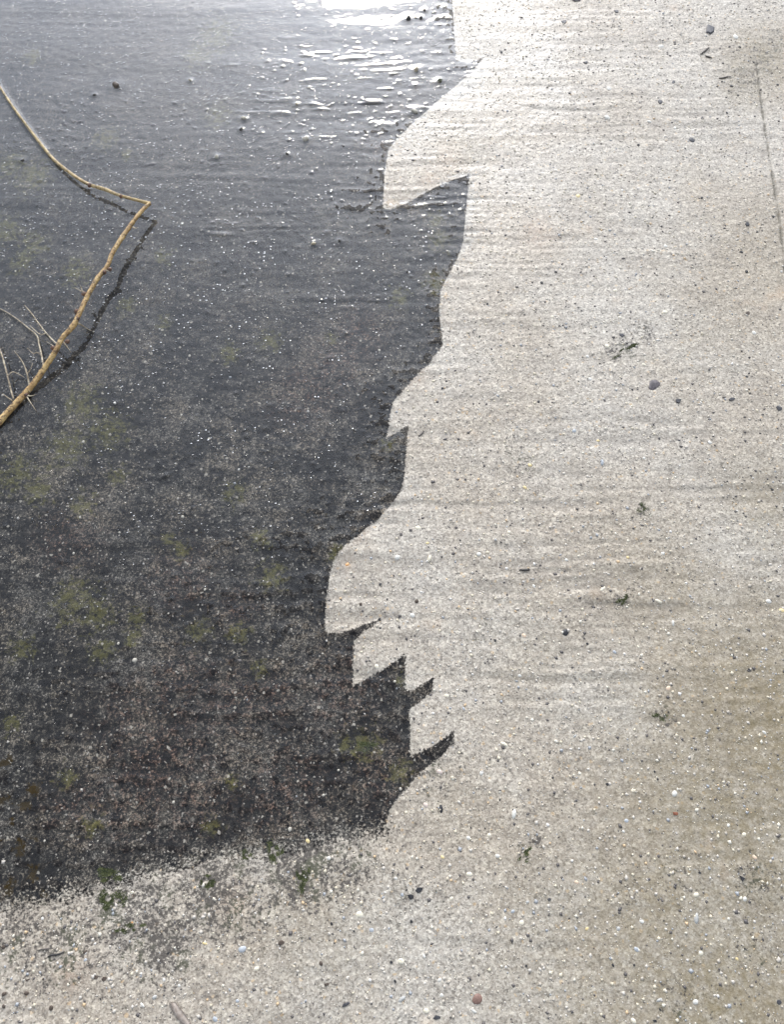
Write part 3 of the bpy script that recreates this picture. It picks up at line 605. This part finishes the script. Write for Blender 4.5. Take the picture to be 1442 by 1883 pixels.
PBW = [('l',655,355,16),('l',403,470,20),('l',437,272,16),('l',188,170,12),('l',373,210,11),('l',928,805,14),('l',740,1062,34),('l',1130,672,20),('l',1005,268,24),('l',650,970,22),('l',1075,262,14),('l',970,1125,11),('l',490,1035,12),('l',88,1035,11),
 ('k',455,1293,22),('k',1150,1277,22),('k',1113,1057,18),('k',1043,818,22),('k',997,1143,16),('k',868,265,16),('k',1003,88,26),('k',628,35,16),('k',805,597,16),('k',907,704,13),('k',80,350,14),('k',820,802,11),('k',660,993,13),
 ('g',652,490,22),('g',35,958,20),('g',367,187,14),('g',400,40,20),('i',245,388,22),('i',70,893,16),('j',575,107,16),('j',605,256,12),('e',428,40,20),('e',345,178,22),('e',160,365,32),('e',770,143,22),('f',955,216,22),('f',515,388,18),('f',569,493,14),('f',245,430,16),('f',537,430,13),('h',738,880,20),('h',165,590,14),('h',340,725,16),('h',303,890,14)]
CN = {'white': 'white', 'cream': 'cream coloured', 'yellow': 'yellow', 'orange': 'orange', 'peach': 'peach coloured', 'pink': 'pinkish', 'blue': 'blue grey', 'grey': 'pale grey'}
OWN = {('h',475): 'single orange pebble set in pale concrete just inside the dark crust edge', ('h',930): 'cream upright crescent pebble right of the round white one above the notches', ('h',755): 'round white pebble above the toothed crust edge',
 ('h',1340): 'large yellowish cream oval pebble right of the lowest crust notch', ('e',1150): 'round bright cream pebble right of the near crust corner', ('e',775): 'speckled cream pebble low down left of the reddish stone',
 ('e',780): None, ('e',1395): 'long thin white shell sliver on near concrete', ('e',545): 'rough pale yellow pebble below the moss patches', ('c',748): 'cream elongated pebble right of the small mossy gouge', ('d',960): 'long pale grey pebble standing upright in the near right concrete',
 ('f',1335): 'dark blue grey pebble at near left beyond the moss', ('f',1130): 'yellow oblong pebble at near left above the blue grey one', ('a',470): 'brightest white pebble in the far pale concrete', ('b',440): 'thin bluish sliver of stone left of the three specks', ('c',832): 'long white sliver of stone in the streaky middle concrete',
 ('f',727): 'small orange pebble beside the moss at near left', ('a',312): 'yellow pebble in the far concrete near the water edge', ('e',260): 'golden pebble right at the lower edge of the dark crust', ('e',610): 'blue white pebble left below the black chip pair'}
WN = {'far': 'the upper part', 'middle': 'the middle', 'near': 'the lower part'}
for z, x, y, s, c in PB:
    px, py = zpt(z, x, y); r = metres(px, py, s / 6.0); SEED[0] += 1; rr = random.Random(SEED[0])
    lab = OWN.get((z, x)); sq = (1, .42, .5) if s >= 40 and (z, x) not in (('e',545), ('e',775), ('f',1335)) else (1, .78, .5)
    if (z, x, y) == ('e', 780, 727): lab = 'small blue pebble touching the pair of black chips'
    if (z, x, y) == ('e', 780, 1300): lab = 'pale grey oblong pebble low down left of the reddish stone'
    V, F = blob((0, 0, 0), r, SEED[0], sq, 2, .2); o = mesh_obj('pebble', V, F, MAT[c])
    rz = rr.uniform(-.9, .9)
    if (z, x) in (('h',930), ('e',1395), ('d',960), ('b',440), ('c',832), ('d',840)): rz = 1.3 + rr.uniform(-.15, .15)
    if (z, x) in (('h',1340), ('c',748)): rz = -.5
    place(o, px, py, rz, r * .22)
    tag(o, lab or f'small {CN[c]} pebble set in the pale concrete in {WN[where(px, py)]} of the picture', 'pebble', 'pebbles set in the pale concrete')
for z, x, y, s in PBW:
    px, py = zpt(z, x, y); r = metres(px, py, s / 6.0); SEED[0] += 1
    o = small('pebble', 'dull', r * .85, SEED[0]); place(o, px, py, random.Random(SEED[0]).uniform(0, 3), r * .1)
    lab = {('l',740): 'white curved shell piece on the dark crust in the lower left', ('k',1003): 'white oblong pebble under water right of the twig', ('e',160): 'white upright pebble near the lower edge of the dark crust'}.get((z, x))
    tag(o, lab or f'tiny white pebble on the dark wet crust in {WN[where(px, py)]} of the picture', 'pebble', 'white pebbles on the dark crust')
WL = {'pale': 'pale stone', 'tan': 'tan stone', 'olive': 'olive stone', 'dark': 'dark stone', 'brown': 'flat brown stone', 'white': 'white stone'}
WOWN = {('i',847): 'pale stone ringed by dark water at the diagonal crust edge', ('i',855): 'tan stone poking out of the water above the pale ringed stone', ('i',985): 'olive stone in the bright ripple beside the crust edge', ('i',853): 'dark stone in the bright ripple left of the olive stone',
 ('j',643): 'flat brown stone alone in the grey water above the twig bend', ('k',632): 'white stone standing out of the dark water right of the thorns', ('i',250): 'pale stone in water left of the upper crust edge', ('i',812): 'dark stone in the sun glare at the top edge, largest of the three', ('j',1345): 'pale stone with a white ripple, upper one of two in the grey water'}
for z, x, y, s, c in wet_stones:
    px, py = zpt(z, x, y); r = metres(px, py, s / 6.0); SEED[0] += 1
    V, F = blob((0, 0, 0), r * .78, SEED[0], (1.1, .85, .7), 2, .42); o = mesh_obj('wet_stone', V, F, MAT[c])
    place(o, px, py, random.Random(SEED[0]).uniform(0, 3)); wx, wy, _ = o.location; o.location.z = sample(W, wx, wy) + r * .05
    tag(o, WOWN.get((z, x)) or f'small {WL[c]} poking through the thin water in {WN[where(px, py)]} of the picture', 'stone', 'stones poking out of the water')

# thin sticks and fibres, a dead leaf
stick_mat = bark('blackened stick', (.035, .032, .030), (.060, .052, .045), (.02, .02, .02)); fibre_mat = bark('dull fibre', (.10, .085, .075), (.14, .12, .10), (.05, .045, .04))
def stick(name, z, pts, wpx, mat, label, cat, lift=.0012):
    P = []
    for i, (x, y) in enumerate(pts):
        px, py = zpt(z, x, y); gx_, gy_ = ground_xy(px, py); r = metres(px, py, wpx / 6) * (1 if 0 < i < len(pts) - 1 else .6)
        P.append((Vector((gx_, gy_, sample(H, gx_, gy_) + r * .6 + lift * .3)), r))
    V, F = tube_mesh(P, 8, .15, len(label), 4); tag(mesh_obj(name, V, F, mat), label, cat)
stick('twig_fragment', 'f', [(268,1066),(290,1058),(325,1054),(358,1040)], 11, stick_mat, 'thin black broken stick on pale concrete at near left, darker of two', 'stick')
stick('twig_fragment', 'f', [(212,1032),(240,1026),(275,1022)], 9, fibre_mat, 'faint short brown stick fragment just left above the black stick', 'stick')
stick('fibre_strand', 'a', [(1086,440),(1108,440),(1130,434),(1152,433)], 7, fibre_mat, 'short dark curled fibre on the far concrete at upper right', 'fibre')
stick('twig_fragment', 'a', [(985,308),(1003,294),(1030,272)], 10, fibre_mat, 'dark crooked stick fragment under the large slate flake', 'stick')
stick('twig_fragment', 'a', [(1012,318),(1030,325),(1046,330)], 9, fibre_mat, 'tiny brown stick fragment beside the crooked one', 'stick')
stick('twig_fragment', 'c', [(-10,266),(18,270),(42,264)], 12, stick_mat, 'black stick fragment on pale concrete halfway down the picture', 'stick')
stick('twig_fragment', 'g', [(868,968),(884,958),(900,938)], 8, fibre_mat, 'thin dark stick fragment beside the small crust notch', 'stick')
leafm = NT('dead leaf'); ln = leafm.noise(220, 4, .7); leaf_mat = leafm.bsdf(leafm.mix(leafm.maprange(ln, .35, .65), (.23, .185, .15), (.34, .29, .245)), .7, leafm.bump(ln, .001, .6))
LP = [(940,1322,8),(955,1330,34),(972,1356,42),(992,1384,44),(1015,1412,40),(1040,1440,30),(1062,1470,10)]
V, F = [], []
for i, (x, y, wd) in enumerate(LP):
    px, py = zpt('f', x, y); gx_, gy_ = ground_xy(px, py); hw = metres(px, py, wd / 6)
    d = Vector((.72, .69, 0))
    for k in range(5):
        t = (k - 2) / 2; V.append((gx_ + d.x * hw * t, gy_ + d.y * hw * t, sample(H, gx_, gy_) + .0012 + .0022 * (1 - t * t) + .0006 * math.sin(i * 2 + k)))
n0 = len(V)
V += [(a, b, c - .0012) for a, b, c in V]
for i in range(len(LP) - 1):
    for k in range(4):
        a = i * 5 + k; F.append((a, a + 1, a + 6, a + 5)); F.append((n0 + a, n0 + a + 5, n0 + a + 6, n0 + a + 1))
for i in range(len(LP) - 1):
    for a in (i * 5, i * 5 + 4): F.append((a, a + 5, n0 + a + 5, n0 + a))
for k in range(4): F.append((k, k + 1, n0 + k + 1, n0 + k)); q = (len(LP) - 1) * 5 + k; F.append((q, q + 1, n0 + q + 1, n0 + q))
lf = mesh_obj('dead_leaf', V, F, leaf_mat); tag(lf, 'narrow greyish brown dead leaf at the bottom edge, near left', 'leaf')

# moss: low cushions of many tiny leaflets
mm = NT('moss'); mc = mm.noise(260, 3, .7); moss_mat = mm.bsdf(mm.mix(mm.maprange(mc, .35, .65), (.030, .040, .010), (.085, .095, .030)), .8)
def moss(px, py, rx, ry, rot, n, label, gaps=.5):
    rr = random.Random(int(px * 7 + py)); V, F = [], []
    cx, cy = ground_xy(px, py); k = metres(px, py, 1)
    holes = [(rr.gauss(0, .5), rr.gauss(0, .5), rr.uniform(.12, .32)) for _ in range(int(7 * gaps) + 1)]
    clumps = [(rr.gauss(0, .42), rr.gauss(0, .42), rr.uniform(.10, .30)) for _ in range(9)]
    for _ in range(n):
        c = rr.choice(clumps); u = c[0] + rr.gauss(0, c[2] * .7); v = c[1] + rr.gauss(0, c[2] * .7)
        if any((u - a) ** 2 + (v - b) ** 2 < r * r for a, b, r in holes): continue
        lx, ly = u * rx * k, v * ry * k
        x = cx + lx * math.cos(rot) - ly * math.sin(rot); y = cy + lx * math.sin(rot) + ly * math.cos(rot)
        z = sample(H, x, y); s = rr.uniform(.0008, .0019); a = rr.uniform(0, 6.3); t = rr.uniform(.2, 1.0)
        b = len(V); dx, dy = math.cos(a), math.sin(a)
        V += [(x - dy * s * .5, y + dx * s * .5, z), (x + dy * s * .5, y - dx * s * .5, z), (x + dx * s, y + dy * s, z + s * t), (x + dx * s * .4, y + dy * s * .4, z - .0004)]
        F += [(b, b + 1, b + 2), (b + 1, b, b + 3), (b, b + 2, b + 3), (b + 2, b + 1, b + 3)]
    tag(mesh_obj('moss_patch', V, F, moss_mat, smooth=False), label, 'moss', 'small moss patches on the concrete')
moss(192,1606,26,15,.1,1500,'olive moss patch on the lower edge of the dark crust at left',.2)
moss(204,1652,26,24,0,1500,'largest dark green moss patch below the crust edge at left')
moss(232,1706,22,10,0,450,'small dark moss tuft beside the orange pebble at near left')
moss(378,1622,17,14,0,600,'green moss patch beside the dark stain below the crust edge')
moss(505,1576,17,22,.3,800,'moss patch touching the crust edge, left one of two in the middle')
moss(556,1606,18,26,.2,1000,'elongated moss patch below the crust edge, right one of two in the middle')
moss(1156,643,30,6,.62,700,'narrow moss strip in the slanting gouge at right',.2)
moss(1178,936,14,10,.3,260,'scattered moss tuft on pale concrete above the small gouge at right')
moss(1146,1103,18,7,.7,380,'short moss strip in the small slanting gouge at lower right',.2)
moss(1212,1316,14,7,-.3,220,'sparse brownish moss tuft on stained concrete at right')
moss(965,1572,16,8,.7,300,'dark mossy tuft right of the near crust corner',.3)
moss(455,1575,12,9,.2,350,'thin moss tuft on the crust edge left of the middle patches')
moss(670,1370,28,16,.1,420,'thin olive moss growth on the dark crust near the lowest notch',.8)

# loose sand too fine to count, one object
gm = NT('loose sand'); sand_mat = gm.bsdf(gm.attr('tint', 'Color'), .5, None, .5)
rr = np.random.RandomState(3); NS = 70000
sx = rr.uniform(-0.95, 1.15, NS); sy = rr.uniform(-.35, 2.15, NS)
ix = np.clip(((sx - X0) / STEP).astype(int), 0, NX - 1); iy = np.clip(((sy - Y0) / STEP).astype(int), 0, NY - 1)
cr = crust[iy, ix]; ok = (cr < -.6) | ((cr > .6) & (rr.rand(NS) < .015)); sx, sy, ix, iy, cr = sx[ok], sy[ok], ix[ok], iy[ok], cr[ok]; NS = len(sx)
oc = np.array([(1, 0, 0), (0, 1, 0), (-1, 0, 0), (0, -1, 0), (0, 0, 1), (0, 0, -1)], float)
of = np.array([(0, 1, 4), (1, 2, 4), (2, 3, 4), (3, 0, 4), (1, 0, 5), (2, 1, 5), (3, 2, 5), (0, 3, 5)])
sz = .0009 + .0024 * rr.rand(NS) ** 4
jv = oc[None] * (1 + .35 * rr.uniform(-1, 1, (NS, 6, 1))) * sz[:, None, None]; jv[:, :, 0] *= rr.uniform(.7, 1.3, (NS, 1)); jv[:, :, 2] *= .6
an = rr.uniform(0, 6.3, NS); ca, sa = np.cos(an)[:, None], np.sin(an)[:, None]
vx = jv[:, :, 0] * ca - jv[:, :, 1] * sa + sx[:, None]; vy = jv[:, :, 0] * sa + jv[:, :, 1] * ca + sy[:, None]; vz = jv[:, :, 2] + H[iy, ix][:, None] + .0001
V = np.stack([vx, vy, vz], -1).reshape(-1, 3); F = (of[None] + 6 * np.arange(NS)[:, None, None]).reshape(-1, 3)
pal = np.array([(.62, .58, .48), (.56, .50, .38), (.66, .63, .58), (.40, .36, .30), (.33, .34, .35), (.10, .09, .085), (.55, .40, .24), (.50, .46, .40)])
pc = pal[rr.choice(len(pal), NS, p=[.08, .15, .03, .24, .08, .15, .03, .24])]
pc = np.where((cr > 0)[:, None], pal[rr.choice([2, 3, 4, 5, 7], NS, p=[.2, .2, .2, .2, .2])] * .8, pc)
me = bpy.data.meshes.new('sand'); me.vertices.add(len(V)); me.vertices.foreach_set('co', V.astype(np.float32).ravel())
me.loops.add(F.size); me.loops.foreach_set('vertex_index', F.astype(np.int32).ravel()); me.polygons.add(len(F)); me.polygons.foreach_set('loop_start', np.arange(0, F.size, 3, dtype=np.int32))
me.polygons.foreach_set('use_smooth', np.ones(len(F), bool))
at = me.attributes.new('tint', 'FLOAT_COLOR', 'POINT'); at.data.foreach_set('color', np.concatenate([np.repeat(pc, 6, 0), np.ones((NS * 6, 1))], 1).astype(np.float32).ravel())
me.update(calc_edges=True); me.materials.append(sand_mat)
so = bpy.data.objects.new('sand', me); COL.objects.link(so)
tag(so, 'coarse mixed sand grains scattered over the whole concrete surface', 'sand', kind='stuff')
